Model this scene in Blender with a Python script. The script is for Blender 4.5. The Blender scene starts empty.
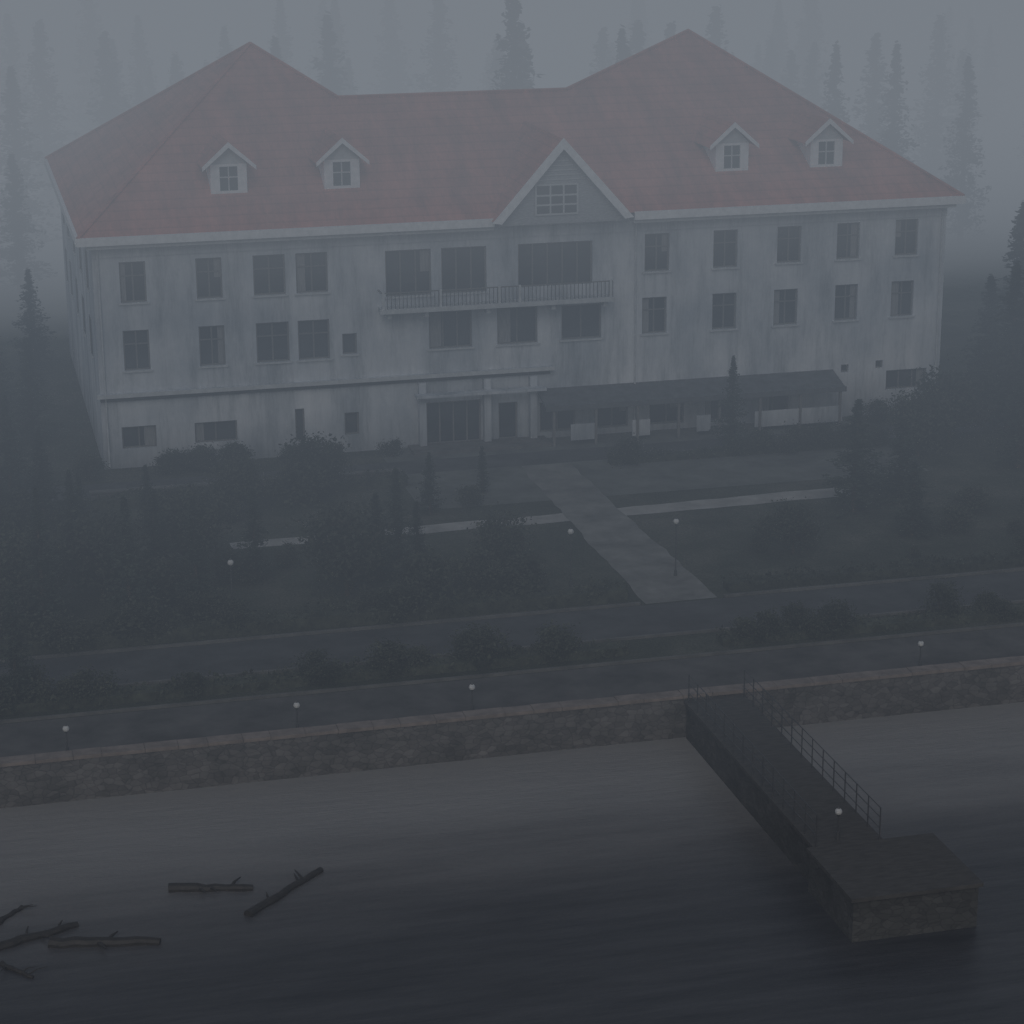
import bpy, math, random
import numpy as np
from mathutils import Matrix, Vector
random.seed(4); rng=np.random.default_rng(4)
scene=bpy.context.scene
COL=scene.collection

# ------------------------------------------------------------------ materials
def nt(name):
    m=bpy.data.materials.new(name);m.use_nodes=True
    n=m.node_tree;n.nodes.clear();return m,n
def N(n,t,**k):
    x=n.nodes.new(t)
    for a,b in k.items(): setattr(x,a,b)
    return x
def pos_vec(n,scale=(1,1,1),swap=False):
    g=N(n,'ShaderNodeNewGeometry')
    src=g.outputs['Position']
    if swap:
        s=N(n,'ShaderNodeSeparateXYZ');c=N(n,'ShaderNodeCombineXYZ')
        n.links.new(src,s.inputs[0]);n.links.new(s.outputs[0],c.inputs[0]);n.links.new(s.outputs[2],c.inputs[1]);n.links.new(s.outputs[1],c.inputs[2])
        src=c.outputs[0]
    mp=N(n,'ShaderNodeMapping');mp.inputs['Scale'].default_value=scale
    n.links.new(src,mp.inputs[0]);return mp.outputs[0]
def noise(n,vec,scale,detail=5,rough=.6):
    x=N(n,'ShaderNodeTexNoise');x.inputs['Scale'].default_value=scale;x.inputs['Detail'].default_value=detail;x.inputs['Roughness'].default_value=rough
    n.links.new(vec,x.inputs['Vector']);return x.outputs['Fac']
def ramp(n,fac,stops):
    r=N(n,'ShaderNodeValToRGB');e=r.color_ramp.elements
    while len(e)<len(stops): e.new(.5)
    for i,(p,c) in enumerate(stops):
        e[i].position=p;e[i].color=(c[0],c[1],c[2],1)
    n.links.new(fac,r.inputs[0]);return r.outputs[0]
def mix(n,a,b,fac,mode='MIX'):
    x=N(n,'ShaderNodeMix',data_type='RGBA',blend_type=mode)
    for s,v in ((x.inputs[0],fac),(x.inputs[6],a),(x.inputs[7],b)):
        if hasattr(v,'default_value') or hasattr(v,'links'): n.links.new(v,s)
        else: s.default_value=v if not isinstance(v,tuple) or len(v)==4 else (*v,1)
    return x.outputs[2]
def finish(n,col,rough=.8,bump=None,bs=.3,bd=.05,spec=.3):
    b=N(n,'ShaderNodeBsdfPrincipled');o=N(n,'ShaderNodeOutputMaterial')
    if isinstance(col,tuple): b.inputs['Base Color'].default_value=(*col[:3],1)
    else: n.links.new(col,b.inputs['Base Color'])
    b.inputs['Roughness'].default_value=rough;b.inputs['Specular IOR Level'].default_value=spec
    if bump is not None:
        bp=N(n,'ShaderNodeBump');bp.inputs['Strength'].default_value=bs;bp.inputs['Distance'].default_value=bd
        n.links.new(bump,bp.inputs['Height']);n.links.new(bp.outputs[0],b.inputs['Normal'])
    n.links.new(b.outputs[0],o.inputs[0]);return b
def simple(name,c,var=.3,scale=2.,rough=.8,spec=.3,stretch=(1,1,1)):
    m,n=nt(name);v=pos_vec(n,stretch);f=noise(n,v,scale)
    lo=tuple(x*(1-var) for x in c);hi=tuple(min(1,x*(1+var)) for x in c)
    finish(n,ramp(n,f,[(.3,lo),(.7,hi)]),rough,f,.3,.03,spec);return m

def mk_wall():
    m,n=nt('plaster_wall')
    v1=pos_vec(n,(.8,.8,.12));f1=noise(n,v1,1.1,8,.72)     # vertical rain streaks
    v2=pos_vec(n,(1,1,.7));f2=noise(n,v2,.33,5,.6)
    f3=noise(n,v2,6,4)
    a=ramp(n,f1,[(.32,(.31,.335,.35)),(.50,(.58,.60,.62)),(.75,(.74,.76,.78))])
    b=ramp(n,f2,[(.32,(.54,.58,.62)),(.68,(1,1,1))])
    c=mix(n,a,b,1.0,'MULTIPLY')
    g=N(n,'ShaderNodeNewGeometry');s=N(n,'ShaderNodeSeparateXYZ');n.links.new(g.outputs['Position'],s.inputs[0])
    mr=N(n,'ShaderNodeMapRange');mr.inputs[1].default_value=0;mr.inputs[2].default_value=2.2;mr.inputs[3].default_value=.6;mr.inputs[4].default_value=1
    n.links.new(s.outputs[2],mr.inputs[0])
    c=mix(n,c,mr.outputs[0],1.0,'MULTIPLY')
    finish(n,c,.85,f3,.3,.02);return m
def mk_roof():
    m,n=nt('clay_roof_tiles')
    v=pos_vec(n);f=noise(n,v,.5,6,.65)
    w=N(n,'ShaderNodeTexWave',wave_type='BANDS',bands_direction='Z',wave_profile='SAW');w.inputs['Scale'].default_value=.95;w.inputs['Distortion'].default_value=.6;w.inputs['Detail'].default_value=2
    n.links.new(v,w.inputs[0])
    vs=pos_vec(n,(1,.25,.25));f2=noise(n,vs,1.2,8,.75)
    a=ramp(n,f,[(.3,(.47,.19,.155)),(.7,(.63,.275,.225))])
    b=ramp(n,f2,[(.32,(.52,.60,.66)),(.66,(1,1,1))])
    c=mix(n,a,b,1.0,'MULTIPLY')
    l=ramp(n,w.outputs[1],[(0,(.80,.80,.80)),(.25,(1,1,1))])
    c=mix(n,c,l,1.0,'MULTIPLY')
    finish(n,c,.85,w.outputs[1],.5,.05);return m
def mk_stone(name,c,sw=True,scale=4.6):
    m,n=nt(name)
    v=pos_vec(n,(1,1,1),sw)
    b=N(n,'ShaderNodeTexVoronoi',feature='F1');b.inputs['Scale'].default_value=scale
    mp=N(n,'ShaderNodeMapping');mp.inputs['Scale'].default_value=(.7,1.25,.7);n.links.new(v,mp.inputs[0]);n.links.new(mp.outputs[0],b.inputs[0])
    e=N(n,'ShaderNodeTexVoronoi',feature='DISTANCE_TO_EDGE');e.inputs['Scale'].default_value=scale;n.links.new(mp.outputs[0],e.inputs[0])
    sx=N(n,'ShaderNodeSeparateColor');n.links.new(b.outputs['Color'],sx.inputs[0])
    a=ramp(n,sx.outputs[0],[(0,tuple(x*.72 for x in c)),(1,tuple(x*1.2 for x in c))])
    mo=ramp(n,e.outputs['Distance'],[(0,(.62,.62,.62)),(.08,(1,1,1))])
    f=noise(n,v,.7,7,.7)
    c2=mix(n,mix(n,a,mo,1.0,'MULTIPLY'),ramp(n,f,[(.3,(.5,.52,.5)),(.7,(1.2,1.2,1.2))]),1.0,'MULTIPLY')
    finish(n,c2,.9,mo,.5,.04);return m
def mk_grass():
    m,n=nt('grass_ground');v=pos_vec(n)
    f=noise(n,v,.25,8,.7);f2=noise(n,v,9,4)
    a=ramp(n,f,[(.3,(.024,.029,.021)),(.5,(.050,.056,.042)),(.72,(.105,.102,.084))])
    b=ramp(n,f2,[(.3,(.6,.6,.6)),(.7,(1.2,1.2,1.2))])
    finish(n,mix(n,a,b,1.0,'MULTIPLY'),.95,f2,.8,.08,.1);return m
def mk_foliage(name,c):
    m,n=nt(name);v=pos_vec(n);f=noise(n,v,1.6,3,.7)
    oi=N(n,'ShaderNodeObjectInfo')
    a=ramp(n,f,[(.3,tuple(x*.45 for x in c)),(.7,tuple(x*1.5 for x in c))])
    r=ramp(n,oi.outputs['Random'],[(0,(.75,.75,.75)),(1,(1.15,1.12,1.1))])
    finish(n,mix(n,a,r,1.0,'MULTIPLY'),.8,None,spec=.15);return m
def mk_water():
    m,n=nt('lake_water')
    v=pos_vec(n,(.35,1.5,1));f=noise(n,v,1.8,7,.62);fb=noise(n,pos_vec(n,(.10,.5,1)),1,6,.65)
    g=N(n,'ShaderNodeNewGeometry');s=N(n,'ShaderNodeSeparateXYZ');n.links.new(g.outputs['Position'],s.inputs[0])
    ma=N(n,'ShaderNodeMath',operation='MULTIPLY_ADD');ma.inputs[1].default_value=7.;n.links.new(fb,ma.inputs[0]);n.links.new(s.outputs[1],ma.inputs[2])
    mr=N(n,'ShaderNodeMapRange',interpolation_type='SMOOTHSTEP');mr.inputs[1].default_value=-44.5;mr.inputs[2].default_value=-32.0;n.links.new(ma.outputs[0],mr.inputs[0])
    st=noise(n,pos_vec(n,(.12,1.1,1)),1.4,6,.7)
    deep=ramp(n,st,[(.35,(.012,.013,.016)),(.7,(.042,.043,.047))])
    c=mix(n,deep,(.205,.20,.195),mr.outputs[0])   # blends to a paler tone towards the wall
    b=finish(n,c,.36,f,.5,.08,.3);return m
M={}
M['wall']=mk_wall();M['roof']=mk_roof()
M['white']=simple('white_paint',(.70,.71,.72),.12,3,.6)
M['trim']=simple('aged_trim',(.44,.46,.47),.15,3,.7)
M['gable']=simple('gable_boards',(.30,.32,.34),.2,5,.8,stretch=(1,1,4))
def mk_glass():
    m,n=nt('window_glass');v=pos_vec(n,(.35,1,.5));f=noise(n,v,1.1,2)
    finish(n,ramp(n,f,[(.35,(.012,.015,.018)),(.65,(.05,.055,.06))]),.18,None,spec=.5);return m
M['glass']=mk_glass()
M['curtain']=simple('curtain',(.20,.20,.20),.3,6,.9,stretch=(4,1,.3))
M['frame']=simple('window_frame',(.13,.125,.12),.15,4,.6)
M['dark']=simple('dark_canopy_and_shade',(.07,.075,.08),.3,2,.7)
M['metal']=simple('dark_metal',(.035,.037,.04),.2,4,.5,.5)
M['stone']=mk_stone('stone_blocks',(.105,.10,.098))
M['stoned']=mk_stone('pier_stone',(.05,.05,.048))
M['coping']=simple('coping_stone',(.16,.135,.12),.3,2,.85)
M['asphalt']=simple('asphalt',(.044,.045,.046),.4,.6,.85)
M['paving']=simple('promenade_paving',(.060,.058,.056),.45,.6,.85)
M['path']=simple('pale_path',(.24,.235,.225),.3,.9,.9)
M['pathd']=simple('worn_path',(.13,.13,.122),.4,.7,.9)
M['gravel']=simple('gravel_yard',(.085,.09,.082),.4,.5,.95)
M['kerb']=simple('kerb_stone',(.085,.083,.078),.4,.9,.9)
M['grass']=mk_grass()
M['needle']=mk_foliage('conifer_needles',(.030,.040,.031))
M['leaf']=mk_foliage('broad_leaves',(.041,.047,.034))
M['bark']=simple('bark',(.06,.045,.035),.4,5,.95)
M['wood']=simple('wet_wood',(.022,.02,.018),.4,3,.6,stretch=(1,3,3))
M['deck']=simple('pier_deck',(.045,.043,.04),.35,2,.85,stretch=(1,4,1))
M['globe']=simple('lamp_globe',(.40,.41,.41),.05,3,.4)
M['water']=mk_water()

# ------------------------------------------------------------------ mesh builder
class MB:
    def __init__(s): s.v=[];s.f=[];s.m=[];s.mats=[]
    def mi(s,k):
        if k not in s.mats: s.mats.append(k)
        return s.mats.index(k)
    def poly(s,pts,k):
        b=len(s.v);s.v+=[tuple(p) for p in pts];s.f.append(tuple(range(b,b+len(pts))));s.m.append(s.mi(k))
    def box(s,x0,x1,y0,y1,z0,z1,k):
        b=len(s.v);s.v+=[(x,y,z) for z in (z0,z1) for y in (y0,y1) for x in (x0,x1)]
        for q in ((0,2,3,1),(4,5,7,6),(0,1,5,4),(2,6,7,3),(0,4,6,2),(1,3,7,5)):
            s.f.append(tuple(b+i for i in q));s.m.append(s.mi(k))
    def ring(s,c,d,r,n,ph=0):
        d=Vector(d).normalized();u=Vector((0,0,1)) if abs(d.z)<.8 else Vector((1,0,0));u=(u-d*u.dot(d)).normalized();w=d.cross(u);b=len(s.v)
        for i in range(n):
            a=2*math.pi*i/n;s.v.append(tuple(Vector(c)+(u*math.cos(a)+w*math.sin(a))*r))
        return b
    def chain(s,pts,rad,k,n=9):
        bs=[]
        for i,p in enumerate(pts):
            a=Vector(pts[max(0,i-1)]);b=Vector(pts[min(len(pts)-1,i+1)]);bs.append(s.ring(p,b-a,rad[i],n))
        for p,q in zip(bs,bs[1:]):
            for i in range(n):
                j=(i+1)%n;s.f.append((p+i,p+j,q+j,q+i));s.m.append(s.mi(k))
        s.f.append(tuple(bs[0]+i for i in range(n))[::-1]);s.m.append(s.mi(k));s.f.append(tuple(bs[-1]+i for i in range(n)));s.m.append(s.mi(k))
    def tube(s,p0,p1,r0,r1,k,n=8): s.chain([p0,p1],[r0,r1],k,n)
    def ball(s,c,r,k,n=10,R=6,sc=(1,1,1)):
        b=len(s.v)
        for i in range(R+1):
            t=math.pi*i/R
            for j in range(n):
                a=2*math.pi*j/n;s.v.append((c[0]+sc[0]*r*math.sin(t)*math.cos(a),c[1]+sc[1]*r*math.sin(t)*math.sin(a),c[2]+sc[2]*r*math.cos(t)))
        for i in range(R):
            for j in range(n):
                s.f.append((b+i*n+j,b+(i+1)*n+j,b+(i+1)*n+(j+1)%n,b+i*n+(j+1)%n));s.m.append(s.mi(k))
    def mesh(s,name):
        me=bpy.data.meshes.new(name);me.from_pydata(s.v,[],s.f)
        for k in s.mats: me.materials.append(M[k])
        me.polygons.foreach_set('material_index',s.m);me.update();return me
    def obj(s,name,parent=None,loc=(0,0,0)):
        o=bpy.data.objects.new(name,s.mesh(name));COL.objects.link(o);o.location=loc
        if parent: o.parent=parent
        return o
def empty(name,loc=(0,0,0)):
    o=bpy.data.objects.new(name,None);COL.objects.link(o);o.location=loc;return o

# ------------------------------------------------------------------ camera (solved from the facade)
f,pitch,yaw,roll=2285.5,.2927,.2428,-.0075
Fv=Vector((math.sin(yaw)*math.cos(pitch),math.cos(yaw)*math.cos(pitch),-math.sin(pitch)))
R0=Vector((math.cos(yaw),-math.sin(yaw),0));U0=R0.cross(Fv)
c,s_=math.cos(roll),math.sin(roll)
Rr=R0*c+U0*s_;Uu=U0*c-R0*s_
cd=bpy.data.cameras.new('camera');cam=bpy.data.objects.new('camera',cd);COL.objects.link(cam)
mt=Matrix((Rr,Uu,-Fv)).transposed().to_4x4();mt.translation=Vector((-6.285,-104.75,28.867));cam.matrix_world=mt
cd.sensor_width=36;cd.lens=f/1024*36;cd.clip_end=6000;cd.clip_start=.5
scene.camera=cam

# ------------------------------------------------------------------ hotel
L=42.09;H=11.0;S=.5301;O=.6;DEP=25.9
hotel=empty('hotel_building')
wins=[ # x,z,w,h,kind
(1.8,8.8,1.2,1.9,'w'),(5.3,8.8,1.2,1.9,'w'),(8.1,8.8,1.5,1.9,'w'),(10.1,8.8,1.5,1.9,'w'),
(14.7,8.55,2.2,2.2,'b'),(17.4,8.55,2.2,2.2,'b'),(21.9,8.6,3.7,2.1,'b3'),
(27.0,8.9,1.25,1.85,'w'),(30.5,8.9,1.25,1.85,'w'),(33.8,8.95,1.25,1.8,'w'),(36.9,8.97,1.2,1.8,'w'),(40.0,9.0,1.2,1.8,'w'),
(1.8,5.6,1.2,1.9,'w'),(5.3,5.6,1.2,1.9,'w'),(8.15,5.6,1.55,1.9,'w'),(10.1,5.6,1.5,1.9,'w'),(11.8,5.3,.7,1.0,'s'),
(16.7,5.7,2.1,1.8,'b'),(20.0,5.7,2.0,1.8,'b'),(23.2,5.7,2.0,1.7,'b'),
(26.9,5.8,1.25,1.8,'w'),(30.5,5.8,1.25,1.8,'w'),(33.7,5.82,1.25,1.8,'w'),(36.9,5.88,1.2,1.8,'w'),(39.9,5.9,1.2,1.8,'w'),
(1.7,1.45,1.6,1.05,'b'),(5.3,1.45,2.0,1.0,'b'),(9.3,1.5,.45,1.6,'s'),(11.8,1.4,.7,1.1,'s'),
(16.8,1.12,2.7,2.1,'door3'),(19.5,1.0,.95,1.86,'door'),
(22.0,1.05,1.8,1.5,'b'),(24.8,1.05,1.6,1.5,'b'),(27.6,1.05,1.8,1.5,'b'),(30.4,1.05,1.6,1.5,'b'),(33.2,1.05,1.6,1.5,'b'),
(40.3,1.75,2.2,1.0,'b'),(36.95,2.5,.4,.4,'s'),(38.8,2.6,.4,.4,'s')]
rects=[(x-w/2,x+w/2,z-h/2,z+h/2) for x,z,w,h,k in wins]
xs=sorted({0,L}|{r[0] for r in rects}|{r[1] for r in rects});zs=sorted({0,H-.02}|{r[2] for r in rects}|{r[3] for r in rects})
w=MB();RD=.2
for i in range(len(xs)-1):
    for j in range(len(zs)-1):
        cx=(xs[i]+xs[i+1])/2;cz=(zs[j]+zs[j+1])/2
        if xs[i+1]-xs[i]<1e-6: continue
        if any(r[0]<cx<r[1] and r[2]<cz<r[3] for r in rects): continue
        w.poly([(xs[i],0,zs[j]),(xs[i+1],0,zs[j]),(xs[i+1],0,zs[j+1]),(xs[i],0,zs[j+1])],'wall')
for a,b,c0,d0 in rects:
    w.poly([(a,0,c0),(a,RD,c0),(a,RD,d0),(a,0,d0)],'wall');w.poly([(b,0,c0),(b,RD,c0),(b,RD,d0),(b,0,d0)],'wall')
    w.poly([(a,0,c0),(b,0,c0),(b,RD,c0),(a,RD,c0)],'wall');w.poly([(a,0,d0),(b,0,d0),(b,RD,d0),(a,RD,d0)],'wall')
w.poly([(0,0,0),(0,DEP,0),(0,DEP,H-.02),(0,0,H-.02)],'wall');w.poly([(L,0,0),(L,DEP,0),(L,DEP,H-.02),(L,0,H-.02)],'wall')
w.poly([(0,DEP,0),(L,DEP,0),(L,DEP,H-.02),(0,DEP,H-.02)],'wall')
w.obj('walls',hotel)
g=MB()
for (x,z,ww,hh,k),(a,b,c0,d0) in zip(wins,rects):
    g.poly([(a,RD,c0),(b,RD,c0),(b,RD,d0),(a,RD,d0)],'glass')
    t=.07;y0,y1=RD-.07,RD-.005
    g.box(a,b,y0,y1,c0,c0+t,'frame');g.box(a,b,y0,y1,d0-t,d0,'frame')
    g.box(a,a+t,y0,y1,c0+t,d0-t,'frame');g.box(b-t,b,y0,y1,c0+t,d0-t,'frame')
    nm={'w':1,'b':1 if ww<2.05 else 2,'b3':4,'s':0,'door3':3,'door':0}[k]
    for q in range(nm):
        xx=a+(b-a)*(q+1)/(nm+1);g.box(xx-.035,xx+.035,y0+.005,y1,c0+t,d0-t,'frame')
    if k=='w':
        zz=d0-hh*.35
        g.box(a+t,(a+b)/2-.035,y0+.01,y1,zz-.03,zz+.03,'frame');g.box((a+b)/2+.035,b-t,y0+.01,y1,zz-.03,zz+.03,'frame')
    if random.random()<.6 and k!='s' and 'door' not in k:
        cw=(b-a)*random.uniform(.15,.35);side=random.random()<.5
        ca,cb=(a+t,a+t+cw) if side else (b-t-cw,b-t)
        lo=c0+t if random.random()<.7 else (c0+d0)/2
        g.poly([(ca,RD-.003,lo),(cb,RD-.003,lo),(cb,RD-.003,d0-t),(ca,RD-.003,d0-t)],'curtain')
    if k in('w','b','s') and z>3: g.box(a-.1,b+.1,-.09,.03,c0-.08,c0-.002,'trim')
g.obj('windows',hotel)
g=MB()
for yy in (4,9,14,19,23):
    for zz in (5.6,8.8):
        g.box(-.02,.01,yy-.6,yy+.6,zz-.9,zz+.9,'glass')
        g.box(-.06,-.021,yy-.03,yy+.03,zz-.9,zz+.9,'frame')
        g.box(-.08,-.0,yy-.7,yy+.7,zz-1.0,zz-.91,'trim')
g.obj('side_windows',hotel)
# roof
E0=(-O,-O,H);E1=(L+O,-O,H);Y=13.02;ZA=H+S*(Y+O);YM=8.567;ZM=H+S*(YM+O)
A1=(9.364,Y,ZA);A2=(L-9.364,Y,ZA);M1=(13.042,YM,ZM);M2=(L-17.31,YM,ZM)
B0=(-O,DEP+O,H);B1=(L+O,DEP+O,H);B2=(18.5,DEP+O,H);B3=(L-18.5,DEP+O,H)
yb=YM+(YM+O);V1=(17.0,yb,H);V2=(L-20,yb,H)
r=MB()
r.poly([E0,E1,A2,M2,M1,A1],'roof');r.poly([B0,E0,A1],'roof');r.poly([E1,B1,A2],'roof')
r.poly([B2,B0,A1],'roof');r.poly([B1,B3,A2],'roof');r.poly([M1,V1,B2,A1],'roof');r.poly([M2,A2,B3,V2],'roof');r.poly([M1,M2,V2,V1],'roof')
r.poly([(-O,-O,H-.01),(L+O,-O,H-.01),(L+O,DEP+O,H-.01),(-O,DEP+O,H-.01)],'trim')
r.obj('roof',hotel)
r=MB()
def cap(p,q):
    p=Vector(p);q=Vector(q);r.tube(p+Vector((0,0,.02)),q+Vector((0,0,.02)),.11,.11,'roof',6)
for p,q in ((E0,A1),(E1,A2),(A1,M1),(M1,M2),(M2,A2),(A1,B0),(A2,B1)): cap(p,q)
r.obj('ridge_tiles',hotel)
# cornice & gutter
r=MB()
G0,G1=18.75,25.65
for a,b in ((-O-.08,G0),(G1,L+O+.08)):
    r.box(a,b,-O-.12,-O+.04,H-.34,H+.04,'white')
    r.box(max(a,-.25),min(b,L+.25),-O+.04,-.003,H-.52,H-.06,'trim')
r.box(-O-.12,-O+.04,-O+.04,DEP+O,H-.34,H+.03,'white');r.box(L+O-.04,L+O+.12,-O+.04,DEP+O,H-.34,H+.03,'white')
r.box(0,L,-.06,-.004,H-1.0,H-.53,'wall')
for x in (.25,25.9,L-.25):
    r.tube((x,-.10,.1),(x,-.10,H-.5),.045,.045,'trim',6)
r.obj('cornice',hotel)
# central gable
r=MB();gx=22.0;gy=-.75;hw=3.4;gz0=10.95;gz1=14.7
r.poly([(gx-hw+.35,gy,gz0-.25),(gx+hw-.35,gy,gz0-.25),(gx+hw-.35,gy,gz0+.3),(gx,gy,gz1-.25),(gx-hw+.35,gy,gz0+.3)],'gable')
r.box(gx-hw+.35,gx+hw-.35,gy+.01,0,gz0-.27,gz0-.1,'trim')
yb2=(gz1-H)/S-O+.1
for sg in (-1,1):
    e=(gx+sg*hw,gy-.35,gz0-.02);t=(gx,gy-.35,gz1)
    r.poly([e,t,(gx,yb2,gz1),(gx+sg*hw,0.0,gz0-.02)],'roof')
    th=.34
    p=[(gx+sg*(hw+.05),gz0-.05),(gx,gz1+.06),(gx,gz1-th*1.35),(gx+sg*(hw-.38),gz0-.12)]
    yA,yB=gy-.47,gy-.36
    r.poly([(a,yA,b) for a,b in p],'white');r.poly([(a,yB,b) for a,b in p],'white')
    for i in range(4):
        a=p[i];b=p[(i+1)%4];r.poly([(a[0],yA,a[1]),(b[0],yA,b[1]),(b[0],yB,b[1]),(a[0],yB,a[1])],'white')
r.box(gx-1.25,gx+.75,gy-.03,gy-.005,11.15,12.55,'glass')
x0,x1=gx-1.25,gx+.75
for zz in (11.1,11.55,12.0,12.5): r.box(x0-.06,x1+.06,gy-.08,gy-.031,zz,zz+.08,'trim')
for xx in (x0-.06,x0+.65,x1-.70,x1-.02): r.box(xx,xx+.08,gy-.085,gy-.032,11.18,12.5,'trim')
for zz in np.arange(12.75,14.0,.22):
    ww=(gz1-.35-zz)/(gz1-gz0)*hw-.3
    if ww>.1: r.box(gx-ww,gx+ww,gy-.04,gy-.004,zz,zz+.05,'trim')
r.obj('central_gable',hotel)
# dormers
for i,dx in enumerate((6.65,12.0,31.45,36.4)):
    r=MB();fy=2.0;zb=12.25;ze=13.75;zt=14.75;b=.85
    r.box(dx-b,dx-.42,fy,5,zb,ze,'white');r.box(dx+.42,dx+b,fy,5,zb,ze,'white')
    r.box(dx-.42,dx+.42,fy,5,zb,zb+.25,'white');r.box(dx-.42,dx+.42,fy+.003,5,ze-.12,ze,'white')
    r.box(dx-.42,dx+.42,fy+.12,fy+.2,zb+.25,ze-.12,'glass');r.box(dx-.03,dx+.03,fy+.05,fy+.115,zb+.25,ze-.12,'trim')
    r.box(dx-.42,dx-.031,fy+.05,fy+.115,13.1,13.16,'trim');r.box(dx+.031,dx+.42,fy+.05,fy+.115,13.1,13.16,'trim')
    r.poly([(dx-b,fy-.002,ze),(dx+b,fy-.002,ze),(dx,fy-.002,zt-.1)],'trim')
    yt=(zt-H)/S-O+.2
    for sg in(-1,1):
        e=b+.38
        r.poly([(dx+sg*e,fy-.3,ze-.18),(dx,fy-.3,zt),(dx,yt,zt),(dx+sg*e,5,ze-.18)],'roof')
        p=[(dx+sg*(e+.03),ze-.26),(dx+sg*(e+.03),ze-.06),(dx,zt+.06),(dx,zt-.2)]
        yA,yB=fy-.38,fy-.31
        r.poly([(a,yA,c1) for a,c1 in p],'white');r.poly([(a,yB,c1) for a,c1 in p],'white')
        for q in range(4):
            a=p[q];d=p[(q+1)%4];r.poly([(a[0],yA,a[1]),(d[0],yA,d[1]),(d[0],yB,d[1]),(a[0],yB,a[1])],'white')
    r.obj('dormer_%d'%(i+1),hotel)
# balcony
r=MB()
r.box(13.2,24.5,-.9,-.004,6.85,7.0,'trim');r.box(13.1,24.6,-1.0,-.903,6.82,7.04,'trim')
for xx in np.arange(13.3,24.55,.19): r.box(xx-.014,xx+.014,-.9,-.87,7.0,7.78,'metal')
r.box(13.25,24.5,-.92,-.86,7.78,7.83,'frame');r.box(13.2,13.26,-.86,-.01,7.78,7.83,'frame')
for xx in (13.3,16.05,18.9,19.9,24.4): r.box(xx-.06,xx+.06,-.93,-.84,7.001,7.86,'trim')
for xx in (13.6,15.4,18.4,21.6,24.2): r.box(xx-.1,xx+.1,-.75,-.005,6.55,6.848,'trim')
r.obj('balcony',hotel)
# string course and entrance
r=MB()
r.box(-.12,21.7,-.35,-.004,3.5,3.62,'wall');r.box(-.15,21.75,-.4,-.353,3.47,3.66,'trim')
r.box(0,21.6,-.12,-.006,3.25,3.495,'dark')  # dark strip standing in for the shadow under the ledge
for xx in (15.2,18.4,20.7): r.box(xx-.17,xx+.17,-.4,-.006,0.14,3.24,'wall')
r.box(14.5,21.3,-1.6,-.007,0,.14,'kerb')
r.box(14.8,21.2,-.95,-.41,2.62,2.74,'wall')
r.obj('entrance_ledge',hotel)
# right canopy
r=MB()
x0,x1=20.95,36.3;za,zb_=2.5,2.0
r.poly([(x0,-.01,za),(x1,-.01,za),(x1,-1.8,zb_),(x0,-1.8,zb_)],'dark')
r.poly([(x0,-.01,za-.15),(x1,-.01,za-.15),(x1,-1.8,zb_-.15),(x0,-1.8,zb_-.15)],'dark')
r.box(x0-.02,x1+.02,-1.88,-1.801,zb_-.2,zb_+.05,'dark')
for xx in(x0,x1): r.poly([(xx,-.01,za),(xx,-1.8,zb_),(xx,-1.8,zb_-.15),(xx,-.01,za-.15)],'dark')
for xx in np.arange(x0+.4,x1,2.1): r.box(xx-.06,xx+.06,-1.79,-1.65,0,zb_-.15,'frame')
for a,b in ((22.2,23.4),(25.3,26.2),(28.6,29.3),(31.6,36.2)): r.box(a,b,-1.72,-1.66,.25,1.05,'wall')
r.obj('porch_canopy',hotel)

# ------------------------------------------------------------------ ground & surfaces
def sheet(name,x0,x1,y0,y1,z,k):
    m=MB();m.poly([(x0,y0,z),(x1,y0,z),(x1,y1,z),(x0,y1,z)],k);return m.obj(name)
sheet('ground',-2500,2500,-34.9,4000,0,'grass')
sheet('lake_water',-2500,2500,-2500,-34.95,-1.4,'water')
sheet('asphalt_road',-200,200,-28.6,-25.2,.004,'asphalt')
sheet('promenade_pavement',-200,200,-34.6,-31.2,.004,'paving')
sheet('gravel_forecourt',13,37,-10.5,-.01,.004,'gravel')
sheet('service_road',-60,90,-4.6,-2.4,.008,'asphalt')
def wobble_path(name,pts,k,z):
    m=MB();rr=random.Random(7);l=[];q=[]
    n=28
    for i in range(n+1):
        t=i/n*(len(pts)-1);j=min(int(t),len(pts)-2);u=t-j
        a,b=pts[j],pts[j+1];x=a[0]+(b[0]-a[0])*u;y=a[1]+(b[1]-a[1])*u;hw=a[2]+(b[2]-a[2])*u
        d=Vector((b[0]-a[0],b[1]-a[1])).normalized();nx,ny=-d.y,d.x
        h1=hw+rr.uniform(-.08,.08);h2=hw+rr.uniform(-.08,.08)
        l.append((x+nx*h1,y+ny*h1,z));q.append((x-nx*h2,y-ny*h2,z))
    for i in range(n): m.poly([l[i],q[i],q[i+1],l[i+1]],k)
    return m.obj(name)
wobble_path('garden_path',[(4.2,-13.5,.5),(18,-13.2,.6),(32.5,-12.6,.7)],'path',.012)
wobble_path('garden_path',[(20.2,-25.1,1.5),(20.1,-14,1.3),(20.1,-4.7,1.2)],'pathd',.016)
p=MB()
for a,b in ((-60,18.5),(21.9,90)): p.box(a,b,-25.15,-25.02,0,.1,'kerb')
p.box(-60,90,-28.78,-28.65,0,.1,'kerb');p.box(-60,90,-31.15,-31.04,0,.1,'kerb');p.obj('kerb')
p=MB();p.box(-120,140,-35.0,-34.55,-2.5,.05,'stone')
rr=random.Random(12);x=-20.
while x<60:   # individual coping slabs
    l=rr.uniform(.9,1.4);p.box(x,x+l-.015,-35.06+rr.uniform(-.015,.015),-34.5,.052,.17+rr.uniform(-.012,.012),'coping');x+=l
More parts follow.
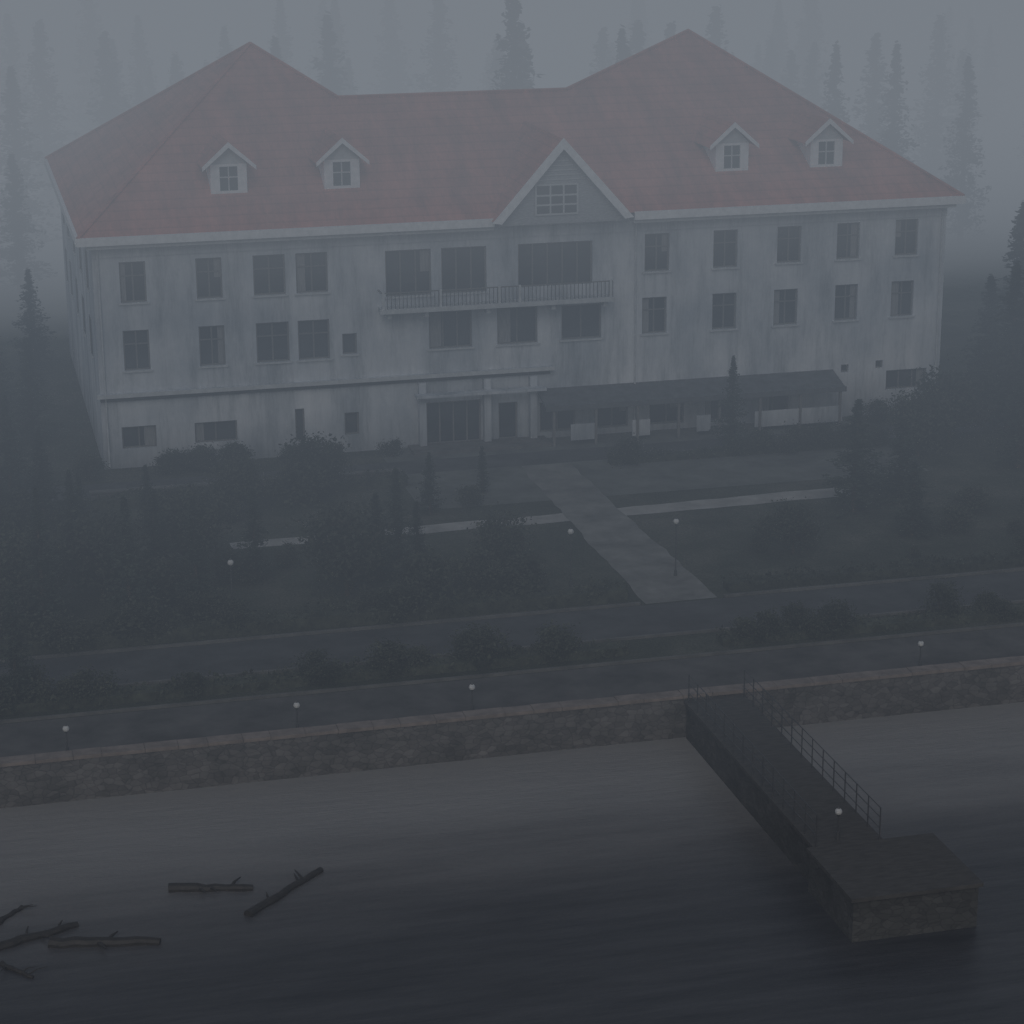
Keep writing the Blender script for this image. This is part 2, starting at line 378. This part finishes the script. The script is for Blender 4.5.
p.box(-120,-20.02,-35.06,-34.5,.052,.17,'coping');p.box(x,140,-35.06,-34.5,.052,.17,'coping')
p.obj('lakeside_stone_wall')
p=MB();p.box(-1,13,-5.6,-5.3,0,.45,'stone');p.box(-1.05,13.05,-5.65,-5.25,.451,.52,'kerb');p.obj('terrace_wall')
# pier
pier=empty('stone_pier')
p=MB();p.box(17.1,19.1,-47.2,-35.07,-2.5,-.12,'stoned');p.box(17.0,19.2,-47.2,-35.07,-.118,0,'deck')
p.box(16.9,20.7,-50.6,-47.21,-2.5,-.12,'stoned');p.box(16.8,20.8,-50.7,-47.21,-.118,0,'deck');p.obj('deck',pier)
p=MB()
def rail(x0,y0,x1,y1):
    n=max(1,int(math.hypot(x1-x0,y1-y0)/.9))
    for i in range(n+1):
        t=i/n;x=x0+(x1-x0)*t;y=y0+(y1-y0)*t;p.tube((x,y,0),(x,y,1.0),.022,.022,'metal',6)
    for z in (.35,.7,1.0): p.tube((x0,y0,z),(x1,y1,z),.016,.016,'metal',6)
rail(19.1,-35.3,19.1,-47.2);rail(17.1,-35.3,17.1,-47.2)
p.obj('railing',pier)

# lamps
def lamp_mesh(h,r):
    m=MB();m.tube((0,0,0),(0,0,.25),.07,.05,'metal');m.tube((0,0,.25),(0,0,h-r*2),.03,.022,'metal');m.tube((0,0,h-r*2.2),(0,0,h-r*1.75),.04,.07,'metal')
    m.ball((0,0,h-r),r,'globe');m.tube((0,0,h-.02),(0,0,h+.05),.05,.015,'metal');return m.mesh('lamp')
lm1=lamp_mesh(1.0,.11);lm2=lamp_mesh(2.4,.12)
for x,y,z,me in [(9.75,-34.2,0,lm1),(3.75,-34.3,0,lm1),(-3.8,-34.4,0,lm1),(26.1,-34.2,0,lm1),(16.5,-22.3,0,lm2),(20.9,-22.1,0,lm2),(3.1,-22.7,0,lm2),(17.9,-46.9,0,lm1)]:
    o=bpy.data.objects.new('street_lamp',me);COL.objects.link(o);o.location=(x,y,z)
# floating logs
def log(x,y,ang,l,r,seed):
    rr=random.Random(seed);m=MB();n=9
    pts=[(-l/2+l*i/n,rr.uniform(-.04,.04),rr.uniform(-.02,.02)) for i in range(n+1)]
    rad=[r*(1-.35*i/n)*rr.uniform(.92,1.06) for i in range(n+1)];m.chain(pts,rad,'wood',10)
    for i in range(3):
        a=rr.uniform(-l*.3,l*.4);sg=rr.choice((-1,1));k=rr.uniform(.3,.55);m.chain([(a,0,0),(a+.1,sg*k*.5,.1),(a+.25,sg*k,.12)],[r*.32,r*.22,r*.1],'wood',6)
    o=m.obj('floating_log',None,(x,y,-1.37));o.rotation_euler=(0,0,ang)
log(-.2,-42.6,-.25,2.5,.19,1);log(-3.5,-45.3,-.22,3.1,.22,2);log(1.9,-43.4,.75,3.5,.15,3);log(-5.4,-44.4,.35,2.6,.17,4);log(-6.2,-43,.9,1.6,.1,5);log(-6.0,-46.3,-.9,1.3,.08,6)

# ------------------------------------------------------------------ vegetation
def tris(P,size,flat=1.0):
    n=len(P);a=rng.normal(size=(n,3));a/=np.linalg.norm(a,axis=1)[:,None]
    b=np.cross(a,rng.normal(size=(n,3)));b/=np.linalg.norm(b,axis=1)[:,None]
    a[:,2]*=flat;b[:,2]*=flat
    s=size*rng.uniform(.6,1.4,(n,1))
    V=np.empty((n,4,3));V[:,0]=P-a*s*.9;V[:,1]=P+b*s*.45;V[:,2]=P+a*s*.9;V[:,3]=P-b*s*.45
    return V.reshape(-1,3)
def leafmesh(mb,V,k):
    b=len(mb.v);n=len(V)//4;mb.v+=[tuple(x) for x in V.tolist()]
    mb.f+=[(b+4*i,b+4*i+1,b+4*i+2,b+4*i+3) for i in range(n)];mb.m+=[mb.mi(k)]*n
def conifer(h,r,seed,slim=.85,base=.08,dens=1.0):
    rr=random.Random(seed);m=MB()
    m.tube((0,0,0),(0,0,h*.5),.02*h,.012*h,'bark',7);m.tube((0,0,h*.5),(0,0,h*.99),.012*h,.002*h,'bark',5)
    P=[];z=h*base;step=h*.03
    while z<h*.985:
        t=z/h;ln=r*(1-t)**slim*1.0+.04*r
        if t<.2: ln*=.75+t
        nb=int(rr.randint(5,8))
        for i in range(nb):
            a=rr.uniform(0,6.283);l=ln*rr.uniform(.45,1.25)
            ns=max(3,int(l/(.018*h)))
            zz=z+rr.uniform(-.5,.5)*step
            for q in range(ns):
                u=(q+.5)/ns;d=l*u
                zc=zz-.28*l*u+.18*l*u*u*u
                w=.12*l*(1.1-u)
                for _ in range(int(3*dens)):
                    P.append((d*math.cos(a)+rr.gauss(0,w),d*math.sin(a)+rr.gauss(0,w),zc+rr.gauss(0,.012*h)))
        z+=step*(1.1-.4*t)
    P+= [(rr.gauss(0,.008*h),rr.gauss(0,.008*h),h*rr.uniform(.9,1.0)) for _ in range(18)]
    leafmesh(m,tris(np.array(P),.020*h,.55),'needle');return m.mesh('conifer')
def broad(h,r,seed,k='leaf',trunk=.22,ncl=26,nl=70,lf=.13):
    rr=random.Random(seed);m=MB();m.tube((0,0,0),(0,0,h*trunk*1.3),.03*h,.02*h,'bark',7)
    P=[]
    for i in range(ncl):
        a=rr.uniform(0,6.283);ph=rr.uniform(-.9,1)
        rad=r*math.sqrt(max(0,1-ph*ph*.8))*rr.uniform(.35,.95)
        c=(rad*math.cos(a),rad*math.sin(a),h*(trunk+1)/2+ph*h*(1-trunk)/2*.85)
        m.tube((0,0,h*trunk),c,.012*h,.004*h,'bark',5)
        cr=rr.uniform(.18,.36)*r
        for _ in range(nl): P.append((c[0]+rr.gauss(0,cr),c[1]+rr.gauss(0,cr),max(.05,c[2]+rr.gauss(0,cr*.8))))
    leafmesh(m,tris(np.array(P),lf),k);return m.mesh('broadleaf')
con=[conifer(12,2.6,i,.8+.1*(i%3)) for i in range(4)]
slim=[conifer(4,.55,20+i,.6,.03) for i in range(2)]
shr=[broad(2.6,1.3,30+i,trunk=.1) for i in range(3)]
brd=[broad(6,2.5,40+i,ncl=46,nl=90,lf=.2) for i in range(3)]
def put(name,me,x,y,sc,parent=None,sx=1.,z=0):
    o=bpy.data.objects.new(name,me);COL.objects.link(o);o.location=(x,y,z);o.rotation_euler=(0,0,random.uniform(0,6.28));o.scale=(sc*sx,sc*sx,sc)
    if parent: o.parent=parent
for i,(x,y,h) in enumerate([(43.6,-5,8.4),(46.5,-3,7.0),(41.2,-11,5.8),(44,-13,6.4),(38.5,-19,4.5),(49.3,6,9.4),(36.6,-24,4.0),(45.2,1,6.6)]):
    put('pine_tree',con[i%4],x,y,h/12,sx=1.25)
put('pine_tree',con[1],31.2,-15.6,5.0/12,sx=1.7);put('pine_tree',con[2],29.4,-4.6,4.6/12,sx=1.1)
put('pine_tree',con[3],33.8,-14.5,3.8/12,sx=1.7);put('pine_tree',con[0],32.2,-19.5,3.2/12,sx=1.7)
for i,(x,y,h) in enumerate([(-4.4,-3,4.6),(-6.6,1,5.0),(-3.2,-8,4.2),(-5.6,-10,4.8),(-1.8,-11,3.0),(-7,-14,4.5),(-3.0,6,5.2),(-4.6,13,5),(-2.2,22,5.6),(-8,10,6),(-1,-16,2.6),(-5.0,46,11),(-2.0,44,9),(-1.2,58,13),(-7,22,5)]):
    put('pine_tree',con[(i+1)%4],x,y,h/12,sx=1.3)
# narrow conifers in the left part of the garden
for i,(x,y,h,sx) in enumerate([(-.8,-23.6,5.4,1.0),(1.9,-21.5,4.6,1.1),(-3.9,-22.4,5.6,1.1),(.6,-19.2,4.4,1.2),(4.6,-18.2,3.8,1.1),(-5.2,-29.8,4.2,1.1),(-2.4,-16.5,4.6,1.2),(13.2,-11.2,2.8,1.3),(9.4,-18.8,3.4,1.5)]):
    put('pine_tree',con[i%4],x,y,h/12,sx=sx)
for i,(x,y,h) in enumerate([(8.3,-7.6,3.0),(10.6,-17,3.9),(11.3,-17.6,2.6),(1.2,-9,2.6),(16.2,-8.5,2.2)]):
    put('cypress_tree',slim[i%2],x,y,h/4,sx=1.3)
for i,(x,y,h) in enumerate([(7.8,-21.0,3.4),(2.0,-16.5,3.2),(-1.5,-19,3.4),(5,-9,2.4),(8.9,-7.2,2.6),(14.5,-19.5,2.3),(26.5,-20.5,2.0),(37.5,-8,3.0),(40,-6,3.4),(-4.5,-20.5,3.2)]):
    put('garden_tree',brd[i%3],x,y,h/6,sx=1.1)
rs=random.Random(9)
for i in range(64):
    x=rs.uniform(-7,40);y=rs.choice((rs.uniform(-24.5,-16.5),rs.uniform(-10.5,-6.2),rs.uniform(-24.5,-20)))
    sc=rs.uniform(.3,.72);sx=rs.uniform(1,1.5)
    if 17.5<x<23 or (x>22 and y>-12) : continue
    if x>22: sc*=.6
    put('shrub',shr[i%3],x,y,sc,sx=sx)
for i in range(34):
    x=rs.uniform(-9,46)
    if 16<x<20: continue
    put('shrub',shr[i%3],x,rs.uniform(-30.4,-29.4),rs.uniform(.25,.5),sx=rs.uniform(1,1.5))
for i in range(26):
    x=rs.uniform(-1,20) if i%2 else rs.uniform(22,41)
    if 14<x<21.6: continue
    put('shrub',shr[i%3],x,-1.2-rs.uniform(0,.5) if x<14 or x>37 else -5.2-rs.uniform(0,.6),rs.uniform(.28,.45),sx=1.3)
def hedge(x0,x1,y,h,w):
    m=MB();m.box(x0+.05,x1-.05,y-w/2+.08,y+w/2-.08,0,h*.55,'leaf')
    n=int((x1-x0)*(2*h+w)*38)
    X=rng.uniform(x0,x1,n);hh=h*(.82+.28*np.sin(X*1.7)*np.sin(X*.63+1))
    P=np.stack([X,y+rng.normal(0,w*.42,n).clip(-w*.6,w*.6),rng.uniform(0.05,1,n)**.6*hh*rng.uniform(.9,1.15,n)],1)
    leafmesh(m,tris(P,.11),'leaf');m.obj('hedge')
hedge(-10,18.2,-24.3,.9,.8);hedge(22.2,48,-24.3,.6,.8);hedge(-10,16.5,-30.0,.6,.9);hedge(20,48,-30.0,.5,.9)
hedge(-1,13.2,-6.3,.7,.7);hedge(23,37,-5.4,.5,.7)
# forest behind the hotel, swallowed by the fog
forest=empty('distant_forest')
for i in range(70):
    y=rs.uniform(55,100);x=rs.uniform(-25,100)
    put('conifer',con[i%4],x,y,rs.uniform(.8,1.35),forest,1.1)
for x,y,h in ((30.4,42,19.2),(31.9,46,16),(39,46,15.5),(54.5,46,14),(58.5,45,14),(64,45,13)):
    put('conifer',con[1],x,y,h/12,forest,.9)

# ------------------------------------------------------------------ fog (air volumes that absorb; a set emission colour stands in for scattered skylight)
def fogmat(name,sig,colr):
    m,n=nt(name);a=N(n,'ShaderNodeVolumeAbsorption');a.inputs['Color'].default_value=(0,0,0,1);a.inputs['Density'].default_value=sig
    e=N(n,'ShaderNodeEmission');e.inputs['Color'].default_value=(*colr,1);e.inputs['Strength'].default_value=sig
    ad=N(n,'ShaderNodeAddShader');o=N(n,'ShaderNodeOutputMaterial')
    n.links.new(a.outputs[0],ad.inputs[0]);n.links.new(e.outputs[0],ad.inputs[1]);n.links.new(ad.outputs[0],o.inputs['Volume']);M[name]=m
def fogbox(name,x0,x1,y0,y1,z0,z1,sig,colr):
    fogmat(name,sig,colr);b=MB();b.box(x0,x1,y0,y1,z0,z1,name);b.obj(name)
fogbox('fog_layer',-300,300,-56,28.98,5,45,.0080,(.150,.182,.220))
fogbox('fog_high_layer',-298,298,-26,28.96,12.2,43,.0105,(.25,.268,.29))
fogbox('fog_haze',-301,301,-120,28.99,-3,46,.0017,(.11,.127,.158))
fogbox('fog_bank',-302,302,29,400,-4,47,.034,(.245,.262,.285))

# ------------------------------------------------------------------ light
w_=bpy.data.worlds.new('World');scene.world=w_;w_.use_nodes=True;n=w_.node_tree;n.nodes.clear()
sky=N(n,'ShaderNodeTexSky',sky_type='NISHITA');sky.sun_disc=False;sky.sun_elevation=math.radians(38);sky.sun_rotation=math.radians(200)
sky.dust_density=3.0
bg=N(n,'ShaderNodeBackground');bg.inputs[1].default_value=.05;o=N(n,'ShaderNodeOutputWorld')
n.links.new(sky.outputs[0],bg.inputs[0]);n.links.new(bg.outputs[0],o.inputs[0])
sd=bpy.data.lights.new('sun','SUN');sd.energy=.5;sd.angle=math.radians(25);sd.color=(.95,.97,1)
so=bpy.data.objects.new('sun',sd);COL.objects.link(so)
el,az=math.radians(38),math.radians(200)
dirv=Vector((math.sin(az)*math.cos(el),math.cos(az)*math.cos(el),math.sin(el)))
so.rotation_euler=dirv.to_track_quat('Z','Y').to_euler();so.location=(0,-60,80)
scene.view_settings.view_transform='Standard';scene.view_settings.look='None';scene.view_settings.exposure=0
